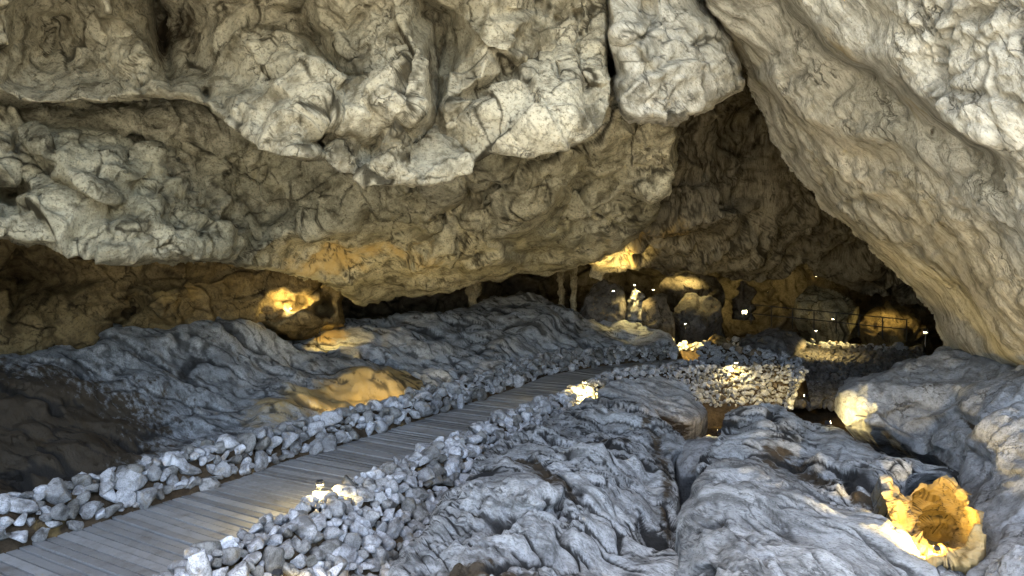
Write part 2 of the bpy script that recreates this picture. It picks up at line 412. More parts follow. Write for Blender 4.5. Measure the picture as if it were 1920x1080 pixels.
M_metal = plain_mat('dark_metal', (.012,.012,.013), .6, .0, 30)
M_bulb = emit_mat('lamp_glass', (1,.82,.45), 12)
M_ground = plain_mat('outside_ground', (.42,.39,.32), .9, 0, 1.3)

# ================================================================== ceiling
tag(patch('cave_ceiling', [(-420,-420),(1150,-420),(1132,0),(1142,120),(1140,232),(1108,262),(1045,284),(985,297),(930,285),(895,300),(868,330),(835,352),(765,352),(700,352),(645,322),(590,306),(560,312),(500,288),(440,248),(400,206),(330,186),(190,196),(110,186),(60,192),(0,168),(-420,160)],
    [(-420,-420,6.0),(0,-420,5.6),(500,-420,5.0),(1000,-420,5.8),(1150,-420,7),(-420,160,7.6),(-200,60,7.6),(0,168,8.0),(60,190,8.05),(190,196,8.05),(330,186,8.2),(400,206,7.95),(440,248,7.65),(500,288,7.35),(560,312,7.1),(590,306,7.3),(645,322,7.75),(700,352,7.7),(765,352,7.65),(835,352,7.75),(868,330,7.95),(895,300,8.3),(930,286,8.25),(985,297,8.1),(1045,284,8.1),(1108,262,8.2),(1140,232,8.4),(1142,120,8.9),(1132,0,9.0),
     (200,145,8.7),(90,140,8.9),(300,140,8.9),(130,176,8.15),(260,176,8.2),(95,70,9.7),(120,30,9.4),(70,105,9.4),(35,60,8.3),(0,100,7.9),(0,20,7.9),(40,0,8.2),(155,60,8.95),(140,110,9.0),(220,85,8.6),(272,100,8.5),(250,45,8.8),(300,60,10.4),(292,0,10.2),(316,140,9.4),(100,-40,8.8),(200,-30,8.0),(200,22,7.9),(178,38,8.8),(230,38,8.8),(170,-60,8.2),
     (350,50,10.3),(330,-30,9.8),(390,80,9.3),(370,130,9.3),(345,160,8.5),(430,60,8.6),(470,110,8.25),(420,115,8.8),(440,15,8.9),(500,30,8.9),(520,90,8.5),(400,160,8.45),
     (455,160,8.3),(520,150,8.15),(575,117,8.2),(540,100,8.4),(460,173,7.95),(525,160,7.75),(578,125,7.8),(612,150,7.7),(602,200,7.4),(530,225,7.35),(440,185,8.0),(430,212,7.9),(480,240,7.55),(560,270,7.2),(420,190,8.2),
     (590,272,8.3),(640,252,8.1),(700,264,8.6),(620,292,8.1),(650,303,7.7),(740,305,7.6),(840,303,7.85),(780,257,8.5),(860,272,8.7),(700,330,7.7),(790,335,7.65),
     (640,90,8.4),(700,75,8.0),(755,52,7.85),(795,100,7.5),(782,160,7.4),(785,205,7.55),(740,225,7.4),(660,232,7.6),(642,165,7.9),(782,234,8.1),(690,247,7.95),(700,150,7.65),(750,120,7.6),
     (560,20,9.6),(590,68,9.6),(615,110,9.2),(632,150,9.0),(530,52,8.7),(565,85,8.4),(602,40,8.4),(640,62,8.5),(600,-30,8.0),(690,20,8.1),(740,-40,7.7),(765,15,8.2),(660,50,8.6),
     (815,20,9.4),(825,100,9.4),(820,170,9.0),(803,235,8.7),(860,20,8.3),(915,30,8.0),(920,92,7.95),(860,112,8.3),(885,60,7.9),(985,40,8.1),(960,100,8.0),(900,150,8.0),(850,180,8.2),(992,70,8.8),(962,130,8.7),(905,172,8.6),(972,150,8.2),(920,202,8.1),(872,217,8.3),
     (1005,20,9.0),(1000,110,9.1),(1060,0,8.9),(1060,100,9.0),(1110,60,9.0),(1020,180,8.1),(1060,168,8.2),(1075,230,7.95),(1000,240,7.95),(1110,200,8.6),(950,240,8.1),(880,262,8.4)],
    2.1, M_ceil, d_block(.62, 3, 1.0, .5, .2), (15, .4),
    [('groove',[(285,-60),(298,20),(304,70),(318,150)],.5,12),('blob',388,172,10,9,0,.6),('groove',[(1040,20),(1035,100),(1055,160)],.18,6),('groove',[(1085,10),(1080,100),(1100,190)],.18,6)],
    ochre_glow=[(470,140,50,26,-20,.25),(850,120,30,110,0,.4),(1000,220,120,60,-30,.3),(690,170,30,20,0,.25),(400,140,60,30,0,.3),(240,100,60,50,0,.3),(100,70,60,70,0,.2)],
    soil_shade=[(95,75,75,75,0,.28),(350,45,60,80,0,.55),(305,70,16,90,0,.4),(815,110,26,130,0,.5),(1060,80,66,110,0,.4)], skirt=(0,3,.4), seed=3, tri=True, wob=6), None, None, None, 'structure')  # brown stain, deepened to stand in for shade in hollows and bands

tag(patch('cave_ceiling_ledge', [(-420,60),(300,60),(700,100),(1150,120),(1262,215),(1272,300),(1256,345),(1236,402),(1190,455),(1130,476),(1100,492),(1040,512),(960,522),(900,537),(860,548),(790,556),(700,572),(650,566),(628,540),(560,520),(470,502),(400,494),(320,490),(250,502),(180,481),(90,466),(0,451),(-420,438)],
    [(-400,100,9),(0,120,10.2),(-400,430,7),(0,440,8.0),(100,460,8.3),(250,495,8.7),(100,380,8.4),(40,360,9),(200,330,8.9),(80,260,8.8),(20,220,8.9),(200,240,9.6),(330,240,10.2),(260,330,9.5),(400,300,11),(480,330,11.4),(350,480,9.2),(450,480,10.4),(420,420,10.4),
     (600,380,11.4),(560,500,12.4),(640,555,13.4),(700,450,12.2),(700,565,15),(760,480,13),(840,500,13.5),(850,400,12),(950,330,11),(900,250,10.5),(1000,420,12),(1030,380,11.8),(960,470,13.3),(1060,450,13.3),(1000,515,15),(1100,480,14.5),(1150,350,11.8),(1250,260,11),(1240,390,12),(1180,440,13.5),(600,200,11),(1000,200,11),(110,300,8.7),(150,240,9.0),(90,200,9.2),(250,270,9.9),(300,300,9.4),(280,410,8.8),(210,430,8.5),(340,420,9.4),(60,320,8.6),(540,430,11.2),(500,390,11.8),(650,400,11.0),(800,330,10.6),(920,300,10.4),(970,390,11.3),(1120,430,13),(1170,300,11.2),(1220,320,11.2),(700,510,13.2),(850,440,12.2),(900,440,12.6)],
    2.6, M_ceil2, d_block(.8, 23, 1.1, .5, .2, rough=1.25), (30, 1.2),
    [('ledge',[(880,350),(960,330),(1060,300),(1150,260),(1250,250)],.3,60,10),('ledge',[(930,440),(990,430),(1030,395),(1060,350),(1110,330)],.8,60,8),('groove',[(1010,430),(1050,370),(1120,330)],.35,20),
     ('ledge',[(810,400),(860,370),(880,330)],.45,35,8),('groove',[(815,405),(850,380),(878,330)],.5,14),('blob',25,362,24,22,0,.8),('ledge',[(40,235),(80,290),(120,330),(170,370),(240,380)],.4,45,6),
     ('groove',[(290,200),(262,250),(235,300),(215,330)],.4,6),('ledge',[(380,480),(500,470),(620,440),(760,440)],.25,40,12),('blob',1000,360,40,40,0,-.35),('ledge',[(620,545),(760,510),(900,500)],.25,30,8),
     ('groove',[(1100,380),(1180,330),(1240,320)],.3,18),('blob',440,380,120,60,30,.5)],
    ochre_glow=[(700,470,190,46,-8,.62),(420,420,90,40,-30,.3),(150,440,120,26,8,.3),(600,510,120,26,5,.4),(900,490,120,30,0,.3),(1150,455,80,40,-30,.45),(560,370,90,30,-30,.2)],  # yellow along the lower lip paints in warm lamp light
    soil_shade=[(480,330,130,70,25,.22),(340,390,60,60,-40,.25),(1050,385,26,50,40,.4),(850,380,20,50,40,.4),(640,350,100,30,0,.2),(700,560,120,18,-5,.25)], skirt=(0,3,.4), seed=23, tri=True, tri_mix=.4), None, None, None, 'structure')  # dark tone in recesses and grooves is shade put into the colour

tag(patch('hanging_rock', [(1120,-420),(1290,-420),(1298,0),(1345,48),(1380,108),(1389,162),(1360,180),(1332,204),(1300,226),(1270,238),(1215,232),(1160,226),(1148,170),(1146,110),(1140,0)],
    [(1120,-400,7.0),(1290,-400,7.6),(1145,0,8.8),(1200,100,8.4),(1160,220,8.7),(1270,230,8.9),(1380,150,9.6),(1330,80,9.2),(1300,0,9.2),(1230,-100,8.2)],
    2.6, M_slab, d_block(.6, 43, 1.0, .4, .16), (26, .9),
    [('groove',[(1205,-30),(1215,40),(1190,90)],.3,7),('ledge',[(1150,60),(1185,90),(1215,30)],.15,30,6)], ochre_glow=[(1350,120,40,60,0,.2)], skirt=(0,2.5,.5), seed=43, tri=True, tri_mix=.4),
    'grey rock block hanging between the dark vertical crack and the sloping slab', 'hanging rock')

tag(patch('sloping_rock_slab', [(1270,-420),(2420,-420),(2420,860),(2060,740),(1930,702),(1860,690),(1800,664),(1775,646),(1756,612),(1736,572),(1690,522),(1622,462),(1562,412),(1512,352),(1462,292),(1424,222),(1404,152),(1380,104),(1345,44),(1312,0)],
    [(1290,-400,8),(1310,0,9.8),(1385,110,10.2),(1425,222,10.6),(1512,352,10.8),(1625,462,10.9),(1735,572,11),(1776,646,10.9),(1860,690,9.4),(1930,702,8.8),(2400,800,5.5),(2400,-400,3.6),(1920,0,5.2),(1700,0,6.2),(1500,0,7.8),(1920,300,6.0),(1920,540,7.2),(1700,300,7.7),(1550,240,9.0),(1750,480,9),(1830,600,9.2),(1640,150,7.6)],
    2.6, M_slab, d_flow(.8, 61, rotm(0,44,0), (.5,.7,3.0), .6, 1.3, .22, .5, .06), (40, 1.2),
    [('ledge',[(1400,-80),(1462,-10),(1500,40),(1550,82),(1600,118),(1640,128),(1700,170),(1770,215),(1850,255),(1960,330)][::1],-0.0,90,6),
     ('ledge',[(1960,330),(1850,262),(1770,222),(1700,180),(1640,130),(1600,120),(1550,84),(1500,40),(1462,-10),(1400,-80)],-.55,120,7),
     ('ledge',[(1690,300),(1600,272),(1550,262),(1500,222),(1455,178),(1410,140)],-.38,100,8),('groove',[(1745,222),(1765,236),(1752,262)],.25,5),('groove',[(1580,100),(1600,140)],.3,7),
     ('ledge',[(1800,340),(1720,300),(1650,240)],-.15,60,8),('groove',[(1890,20),(1880,60),(1860,90)],.12,5),('groove',[(1620,20),(1700,60),(1760,50),(1850,30)],.1,5),('ledge',[(1900,640),(1850,560),(1760,460),(1640,340)],-.12,60,14)],
    ochre_glow=[(1600,110,130,22,36,.4),(1560,60,80,30,36,.3),(1720,210,60,30,30,.4),(1500,240,50,20,40,.2),(1830,600,80,60,40,.15)],
    soil_shade=[(1757,240,9,20,30,.6),(1590,70,70,10,36,.2)], skirt=(1.5,2.5,0), seed=61), None, None, None, 'structure')  # shade inside the small hole is painted as a dark spot

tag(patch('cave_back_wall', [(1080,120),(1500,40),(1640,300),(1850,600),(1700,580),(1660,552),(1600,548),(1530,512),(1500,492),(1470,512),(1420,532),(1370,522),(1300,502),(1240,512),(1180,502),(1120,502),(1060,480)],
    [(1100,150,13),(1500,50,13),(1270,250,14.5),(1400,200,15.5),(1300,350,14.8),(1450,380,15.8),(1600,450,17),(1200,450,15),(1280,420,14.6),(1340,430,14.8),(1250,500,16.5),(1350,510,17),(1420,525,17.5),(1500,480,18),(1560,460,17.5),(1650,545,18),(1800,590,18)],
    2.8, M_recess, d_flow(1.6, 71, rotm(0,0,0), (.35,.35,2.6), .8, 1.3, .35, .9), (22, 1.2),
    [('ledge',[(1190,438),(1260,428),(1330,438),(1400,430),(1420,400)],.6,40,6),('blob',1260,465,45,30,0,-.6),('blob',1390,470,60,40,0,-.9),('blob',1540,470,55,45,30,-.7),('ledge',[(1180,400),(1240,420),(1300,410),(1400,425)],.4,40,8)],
    ochre_glow=[(1210,430,80,30,-10,.5),(1300,420,80,20,0,.4),(1380,500,60,20,0,.4),(1190,480,40,30,0,.6)], skirt=(0,4,.5), soil_shade=[(1360,240,90,120,0,.35),(1440,330,50,120,-20,.25)], seed=71), None, None, None, 'structure')  # upper recess darkened in colour to read as deep shade

# ================================================================== left cave wall and alcove
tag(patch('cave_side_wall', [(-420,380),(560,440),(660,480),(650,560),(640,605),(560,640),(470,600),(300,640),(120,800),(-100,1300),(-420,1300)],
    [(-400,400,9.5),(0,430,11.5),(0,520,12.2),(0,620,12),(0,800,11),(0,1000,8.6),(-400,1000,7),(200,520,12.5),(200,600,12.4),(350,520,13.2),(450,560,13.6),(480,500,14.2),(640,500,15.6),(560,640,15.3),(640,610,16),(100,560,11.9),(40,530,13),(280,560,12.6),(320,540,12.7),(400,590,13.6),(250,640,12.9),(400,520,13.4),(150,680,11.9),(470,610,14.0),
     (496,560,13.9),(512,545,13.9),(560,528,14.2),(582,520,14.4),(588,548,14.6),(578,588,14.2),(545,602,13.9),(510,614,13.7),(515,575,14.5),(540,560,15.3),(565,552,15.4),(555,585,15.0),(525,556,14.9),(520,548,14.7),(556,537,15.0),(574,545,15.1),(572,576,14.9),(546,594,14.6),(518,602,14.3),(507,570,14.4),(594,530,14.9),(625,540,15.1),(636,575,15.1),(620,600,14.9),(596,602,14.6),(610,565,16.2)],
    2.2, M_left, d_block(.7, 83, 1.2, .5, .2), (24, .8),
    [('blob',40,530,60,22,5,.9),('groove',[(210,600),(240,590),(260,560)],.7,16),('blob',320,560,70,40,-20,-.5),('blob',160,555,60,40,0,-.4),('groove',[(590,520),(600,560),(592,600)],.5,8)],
    ochre_glow=[(320,550,160,50,0,.5),(200,620,120,60,0,.3),(545,565,60,50,0,.35)], soil_shade=[(30,800,260,160,0,.6),(40,530,70,30,0,.4),(250,600,60,30,-30,.25)], skirt=(-1,3,0), seed=83, tri=True, tri_mix=.15), None, None, None, 'structure')  # lower left carries painted shadow in its colour

# ================================================================== floor rocks
FL = rotm(0,0,-38)
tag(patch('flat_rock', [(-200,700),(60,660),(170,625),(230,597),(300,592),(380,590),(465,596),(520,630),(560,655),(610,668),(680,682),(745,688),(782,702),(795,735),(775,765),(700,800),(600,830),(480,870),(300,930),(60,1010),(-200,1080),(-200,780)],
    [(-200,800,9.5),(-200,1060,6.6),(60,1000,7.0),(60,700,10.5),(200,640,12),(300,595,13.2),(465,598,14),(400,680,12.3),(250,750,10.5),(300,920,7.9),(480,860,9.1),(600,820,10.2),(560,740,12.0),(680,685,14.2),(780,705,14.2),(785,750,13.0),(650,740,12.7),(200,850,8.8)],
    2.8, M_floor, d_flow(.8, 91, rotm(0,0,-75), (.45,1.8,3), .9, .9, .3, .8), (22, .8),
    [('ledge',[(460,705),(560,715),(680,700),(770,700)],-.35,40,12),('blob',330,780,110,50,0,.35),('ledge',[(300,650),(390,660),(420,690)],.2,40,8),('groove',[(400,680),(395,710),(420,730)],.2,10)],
    ochre_glow=[(580,758,190,56,-8,.85),(700,730,90,34,-10,.6),(400,640,120,40,10,.35),(760,720,30,30,0,.6)],  # golden lamp light on the front face is also tinted in
    soil_shade=[(20,880,430,150,-18,.85),(-40,740,200,140,0,.42),(430,610,90,14,5,.3)], skirt=(-.5,3,-2), seed=91),  # broad dark tone at the left is shade painted on the rock
    'broad flat rock with a golden lit front face on the left behind the stone edging', 'rock')

tag(patch('flat_rock', [(520,612),(560,606),(640,600),(700,596),(780,590),(850,580),(895,572),(925,552),(960,546),(1010,550),(1045,572),(1085,590),(1130,594),(1190,600),(1240,622),(1275,648),(1282,664),(1180,680),(1100,688),(1020,704),(930,732),(850,752),(810,745),(780,704),(700,690),(640,672),(580,658),(540,640)],
    [(520,612,16.5),(560,645,15.6),(640,668,15.0),(700,688,14.6),(790,720,14),(850,748,13.4),(930,730,14.3),(1020,702,16.4),(1100,686,17.8),(1180,678,18.5),(1280,662,19.4),(1240,622,20.6),(1190,600,21.5),(1085,590,21.5),(1010,550,22),(930,552,22),(895,572,21),(780,590,19),(640,602,17.5),(800,650,16.5),(1000,640,18.2),(1120,640,19.2)],
    2.0, M_floor2, d_flow(1.0, 101, rotm(0,0,-62), (.45,1.8,3), .9, 1.0, .35, .9), (14, .8),
    [('groove',[(560,652),(680,682),(760,700)],.3,12),('groove',[(700,620),(760,618),(840,606)],.2,5),('ledge',[(990,625),(1040,655),(1070,690)],.25,30,6),('ledge',[(1085,592),(1090,640),(1100,670)],-.3,26,5)],
    ochre_glow=[(615,632,45,18,10,1.1),(960,600,60,14,0,.3)], soil_shade=[(575,640,40,12,20,.6),(700,690,90,8,10,.5),(640,605,80,8,-3,.4),(800,700,20,30,0,.3)], skirt=(-.5,4,-2), seed=101),
    'long pale rock slab with dark grooves sloping down to the far bend of the walkway', 'rock')

tag(patch('boulder', [(708,1110),(765,1022),(828,955),(866,898),(895,856),(940,822),(998,794),(1060,765),(1110,752),(1165,750),(1215,768),(1258,792),(1290,820),(1298,845),(1268,838),(1252,860),(1270,905),(1276,950),(1280,1000),(1284,1060),(1284,1110),(1284,1290),(640,1290),(680,1180)],
    [(700,1040,6.0),(640,1150,5.1),(640,1280,4.5),(850,900,7.6),(930,815,9.1),(1060,768,10.4),(1110,755,10.8),(1200,770,10.6),(1285,825,9.3),(1180,820,9.3),(1080,850,8.4),(1000,900,7.3),(1150,900,7.6),(1250,900,7.8),(1250,1000,6.6),(1120,1000,6.0),(950,1010,5.8),(820,1020,5.9),(860,1120,4.9),(1120,1120,4.9),(1200,1280,4.2),(900,1280,4.1)],
    2.4, M_floor, d_flow(.95, 111, rotm(0,0,-60), (.42,1.3,3), .46, 1.3, .25, 1.0), (22, .7),
    [('groove',[(960,860),(1000,885),(1040,915),(1075,950)],.45,15),('groove',[(1080,838),(1130,832),(1170,832)],.25,12),('groove',[(1215,810),(1250,870),(1255,930)],.3,16),('ledge',[(900,955),(960,945),(1010,960),(1060,950)],.2,40,8),('blob',980,960,60,60,0,-.15),('groove',[(1040,940),(1060,1000),(1050,1060)],.18,10),('groove',[(1210,870),(1225,960),(1230,1040)],.25,14)],
    ochre_glow=[(900,1080,200,40,0,.4)], soil_shade=[('line',[(960,860),(1000,885),(1040,915),(1075,950)],20,.7),('line',[(1080,838),(1130,830),(1170,832)],12,.6),('line',[(1210,790),(1235,850),(1252,930),(1258,1010)],22,.6),(1080,1095,280,60,0,.6),(820,1090,170,40,-10,.5),(1170,855,30,30,0,.4)], skirt=(0,2.5,-1.5), seed=111),
    'large scaly grey boulder in the foreground between the walkway wall and the smooth pale boulder', 'boulder')

tag(patch('boulder', [(1278,1040),(1267,985),(1284,925),(1310,885),(1350,866),(1400,856),(1450,872),(1500,900),(1560,935),(1625,965),(1680,1005),(1715,1045),(1750,1082),(1840,1092),(1900,1200),(1900,1290),(1262,1290)],
    [(1266,960,6.0),(1264,1100,5.0),(1264,1280,4.3),(1310,885,6.6),(1400,860,7.0),(1500,902,6.6),(1625,967,6.1),(1720,1055,5.5),(1830,1100,5.3),(1800,1280,4.4),(1400,960,5.7),(1350,1060,4.9),(1500,1060,4.8),(1600,1050,5.2),(1450,1280,3.9)],
    2.4, M_floor, d_flow(.85, 121, rotm(0,0,-30), (.42,1.7,3), .42, 1.0, .2, .75), (34, .9),
    [('groove',[(1370,905),(1390,960),(1400,1000)],.12,10),('groove',[(1330,970),(1345,1060)],.1,8),('blob',1310,1068,20,16,0,.25)],
    ochre_glow=[(1360,1060,110,60,0,.35)], soil_shade=[(1310,1068,22,16,0,.5),(1480,1085,220,26,0,.35),('line',[(1405,862),(1520,915),(1640,990)],10,.45)], skirt=(0,2.5,-1.5), seed=121),
    'smooth pale grooved boulder at the bottom of the picture beside the yellow lit hollow', 'boulder')

tag(patch('boulder', [(1300,880),(1330,842),(1345,800),(1362,775),(1395,757),(1440,752),(1490,770),(1530,788),(1590,815),(1640,842),(1690,862),(1750,868),(1787,884),(1815,930),(1838,1000),(1832,1060),(1800,1090),(1740,1085),(1560,1040),(1400,960)],
    [(1300,880,8.0),(1345,800,9.2),(1395,760,9.9),(1440,755,10.0),(1530,790,9.4),(1640,845,8.3),(1690,862,7.6),(1785,885,7.1),(1820,945,6.3),(1845,1005,5.8),(1820,1070,5.6),(1735,1070,5.6),(1668,985,6.3),(1700,930,7.1),(1640,895,7.2),(1560,1000,6.4),(1450,900,7.6),(1400,850,8.4),(1550,880,7.6),],
    2.4, M_floor, d_flow(.95, 131, rotm(0,0,-45), (.42,1.6,3), .46, 1.1, .25, 1.0), (18, .6),
    [('groove',[(1440,850),(1500,875),(1560,915),(1620,960)],.3,16),('groove',[(1430,760),(1500,790),(1560,830)],.15,10),('blob',1755,985,66,70,0,1.9)],
    soil_shade=[('line',[(1440,850),(1500,870),(1560,905),(1640,960)],22,.65),('line',[(1540,790),(1620,835),(1660,850)],12,.5)], skirt=(0,2.5,-1.5), seed=131),
    'scaly ridge of rock behind the smooth pale boulder running down to the yellow lit hollow', 'boulder')

tag(patch('boulder', [(1120,728),(1160,712),(1230,704),(1282,712),(1310,745),(1330,785),(1300,800),(1240,785),(1180,762),(1130,750)],
    [(1120,728,11.6),(1230,706,12.2),(1285,714,12.2),(1325,780,11),(1240,780,10.9),(1200,740,11.4),(1280,750,11.3)],
    2.4, M_floor, d_flow(.6, 141, rotm(0,0,-45), (.42,1.6,3), .5, .8, .15, .5), (16, .5), soil_shade=[('line',[(1130,750),(1180,762),(1240,785),(1300,800)],10,.6)], skirt=(0,2,-1.5), seed=141),
    'smooth leaf shaped rock below the curve of the far rubble wall', 'boulder')
tag(patch('boulder', [(1262,850),(1285,825),(1330,815),(1372,825),(1395,850),(1370,890),(1310,910),(1270,900)],
    [(1262,850,9.2),(1330,817,9.6),(1390,850,9.2),(1310,905,8.3),(1330,860,8.6)],
    2.6, M_floorR, d_flow(.4, 151, None, (1,1,1), .6, .8, .15, .2), (22, .5), soil_shade=[(1290,890,40,20,0,.4)], skirt=(0,1.5,-1.5), seed=151),
    'small rounded stone wedged in the gap between the scaly boulder and the ridge', 'boulder')

tag(patch('rock_outcrop', [(1569,770),(1572,740),(1590,716),(1630,700),(1665,690),(1700,672),(1740,662),(1775,644),(1830,655),(1900,660),(2060,690),(2420,760),(2420,1300),(1780,1300),(1810,1090),(1826,1010),(1812,960),(1790,900),(1760,860),(1712,838),(1650,815),(1600,806),(1580,795)],
    [(1569,770,9.6),(1600,712,10.2),(1700,672,10.8),(1775,646,11.2),(1900,662,9.4),(2400,760,5.6),(2400,1280,3.6),(1800,1280,4.2),(1840,1080,5.2),(1920,1000,5.4),(1840,980,5.9),(1800,900,7.4),(1712,838,8.6),(1600,800,9.2),(1640,750,9.2),(1760,760,8.6),(1850,800,7.4),(1920,760,7.4),(1920,880,6.2)],
    2.5, M_floorR, d_flow(.8, 161, rotm(0,-40,30), (.6,.8,1.8), .55, .9, .25, .3, .14), (24, .9),
    [('groove',[(1700,835),(1730,790),(1790,775),(1830,800),(1845,815)],.3,10),('ledge',[(1650,800),(1680,760),(1740,730),(1800,720)],.25,50,12),('groove',[(1790,780),(1820,800),(1842,816)],.25,6),('groove',[(1860,885),(1900,888)],.12,6)],
    ochre_glow=[(1610,770,50,40,-50,.5)], soil_shade=[('line',[(1795,780),(1820,800),(1845,815)],7,.6),('line',[(1600,806),(1650,812),(1705,836)],12,.5),(1860,1080,120,60,0,.35)], skirt=(1,2.5,-1), seed=161),
    'big smooth grey rock shelf at the right edge under the sloping slab', 'rock')

# yellow lit hollow: a rim of rock round a pit
tag(patch('rock_hollow', [(1640,888),(1660,905),(1700,925),(1740,905),(1775,885),(1800,905),(1815,945),(1840,985),(1852,1005),(1845,1040),(1825,1068),(1790,1062),(1760,1072),(1735,1068),(1700,1030),(1668,985),(1650,930)],
    [(1640,888,6.4),(1700,925,6.5),(1775,885,6.5),(1815,945,5.75),(1852,1005,5.3),(1825,1068,5.1),(1735,1068,5.15),(1668,985,5.75),(1740,980,6.2),(1760,1010,6.2),(1720,960,6.2)],
    1.8, M_floor, d_block(.6, 171, .45, .2, .1, th=(.25,.2)), (7, .15),
    [('blob',1757,1005,34,28,0,1.0),('blob',1735,970,60,56,20,.8),('ridge',[(1645,900),(1668,985),(1700,1030),(1735,1062)],.10,9),('blob',1822,1010,20,36,10,-.12),('ridge',[(1790,1045),(1830,1000),(1838,985)],.12,7)],
    ochre_glow=[(1762,995,140,130,0,1.9)], skirt=(0,1.2,-.5), seed=171),  # yellow lamp light is also painted into the rock of the hollow
    'ragged rock hollow lit deep yellow from inside at the bottom right', 'hollow rock')

# ================================================================== far chamber
tag(patch('far_cave_wall', [(380,440),(1900,380),(1900,720),(380,720)],
    [(380,440,23),(700,480,24),(1100,480,30),(1500,480,34),(1900,400,30),(1900,700,26),(1500,620,32),(1100,620,27),(700,600,23.5),(380,700,21)],
    4, M_far, d_block(1.8, 181, 2.2, 1.0, .4), (10, .2), [('blob',1000,545,90,30,0,2)], ochre_glow=[(1150,500,120,60,0,.4),(1650,590,90,40,0,.5),(1530,520,50,20,0,.5)], soil_shade=[(1620,560,80,40,0,.3)], skirt=(0,1,0), seed=181), None, None, None, 'structure')
def far_rock(poly, ctrl, seed, label, mat=None, och=(), amp=.8, sk=(0,1.5,-1), name='boulder'):
    tag(patch(name, poly, ctrl, 2.0, mat or M_far, d_block(amp, seed, .7, .35, .2), (9, .5), ochre_glow=och, skirt=sk, seed=seed, wob=13, smooth=0), label, name.replace('_', ' '))
far_rock([(1500,600),(1495,570),(1510,545),(1540,538),(1575,540),(1605,555),(1612,575),(1600,598),(1560,606)],[(1500,590,22),(1550,545,22.5),(1605,575,22),(1555,600,21.5),(1550,575,21.3)],201,'pale rounded boulder behind the far handrail',M_ceil2)
far_rock([(1262,600),(1265,570),(1285,552),(1320,550),(1340,565),(1348,600),(1320,612),(1280,612)],[(1262,600,23),(1300,555,23.5),(1345,600,23),(1300,608,22.5),(1300,580,22.4)],202,'dark grey squat boulder left of the star shaped lamp',M_gravel)
far_rock([(1315,655),(1320,632),(1340,618),(1362,625),(1372,650),(1350,660)],[(1315,650,19.6),(1340,622,20),(1370,650,19.4),(1345,640,19.2)],204,'small olive brown boulder at the far bend beside the bright lamps',M_left)
far_rock([(1085,600),(1092,560),(1110,535),(1140,525),(1165,540),(1172,580),(1165,604),(1120,606)],[(1085,600,21.8),(1110,540,22.2),(1165,545,22),(1130,605,21.4),(1135,570,21.2)],221,'dusky purple grey rock behind the two thin dripstone columns',M_gravel)
far_rock([(1205,598),(1212,560),(1235,545),(1258,562),(1262,606),(1225,608)],[(1205,598,21),(1235,548,21.4),(1260,606,20.7),(1235,585,20.6)],222,'narrow dull rock just right of the pinkish stalagmite',M_far)
far_rock([(1236,535),(1262,515),(1310,508),(1350,520),(1362,545),(1320,556),(1270,552)],[(1236,535,24),(1310,510,24.4),(1360,545,24),(1300,550,23.5),(1300,530,23.4)],223,'low dim rock above the dark grey squat boulder',M_far)
far_rock([(1610,625),(1630,590),(1670,570),(1712,580),(1740,610),(1745,640),(1680,650)],[(1610,625,22),(1670,572,22.6),(1740,620,21.5),(1680,648,20.8),(1675,610,21)],224,'brown mound of rock in the opening beside the foot of the sloping slab',M_left)
far_rock([(1380,660),(1400,625),(1450,615),(1500,622),(1520,650),(1470,668),(1420,670)],[(1380,660,19.5),(1450,617,20.2),(1515,650,19.4),(1450,668,18.9),(1450,640,19.0)],225,'low dark rock between the star shaped lamp and the rubble slope',M_gravel)
def spire(name, px0, px1, ytop, ybot, d, mat, label, cat, seed, waist=.7):
    """a dripstone column: a lathe with lumps"""
    n, m = 40, 26; V = []; r0 = (px1-px0)/2/F*d; zt = (CY-ytop)/F*d; zb = (CY-ybot)/F*d
    for i in range(n):
        t = i/(n-1); r = r0*((1-(1-waist)*math.sin(math.pi*t)) if waist < .78 or cat != 'stalagmite' else math.sqrt(max(0, 1-t**2.2))*(1.1-.3*t))
        for j in range(m):
            a = 2*math.pi*j/m; V.append((r*math.cos(a), r*math.sin(a), zb+(zt-zb)*t))
    V = np.array(V, f32); cen = np.array([((px0+px1)/2-CX)/F*d, d, 0], f32)
    nv = V.copy(); nv[:,2] = 0; nv /= np.linalg.norm(nv, axis=1, keepdims=True)+1e-6
    V = V+cen; V += nv*((fbm(V*np.array([3,3,1.2],f32)/max(.3, r0*2), 4, seed)*.9+ridged(V*np.array([4,4,.8],f32)/max(.3, r0*2), 2, seed+3)*.35-.3)*r0)[:,None]
    f = np.array([[i*m+j, i*m+(j+1) % m, (i+1)*m+(j+1) % m, (i+1)*m+j] for i in range(n-1) for j in range(m)])
    z = np.zeros(len(V), f32)
    return tag(mesh_np(name, V, f, mat, None, dict(ochre_glow=z+.3, soil_shade=z, crack=z, tone=z+.6), True, (cen[0], cen[1], zb)), label, cat, {'dripstone_column': 'dripstone columns in the far chamber', 'stalagmite': 'stalagmites in the far chamber'}[name])
spire('dripstone_column', 868, 905, 515, 600, 21.5, M_ceil, 'short bright lit dripstone column under the low ceiling behind the long slab', 'dripstone column', 211, .55)
spire('dripstone_column', 1046, 1058, 500, 590, 22.5, M_ceil, 'left one of two thin yellow dripstone columns standing behind the long slab', 'dripstone column', 212, .8)
spire('dripstone_column', 1070, 1082, 500, 592, 22.2, M_ceil, 'right one of two thin yellow dripstone columns standing behind the long slab', 'dripstone column', 213, .8)
spire('stalagmite', 1176, 1208, 540, 600, 21.5, M_stone, 'stubby pinkish stalagmite with a bright top beside the end of the long slab', 'stalagmite', 214, .85)
spire('stalagmite', 1378, 1412, 525, 600, 26, M_far, 'tapering grey stalagmite just behind the star shaped lamp', 'stalagmite', 215, .8)
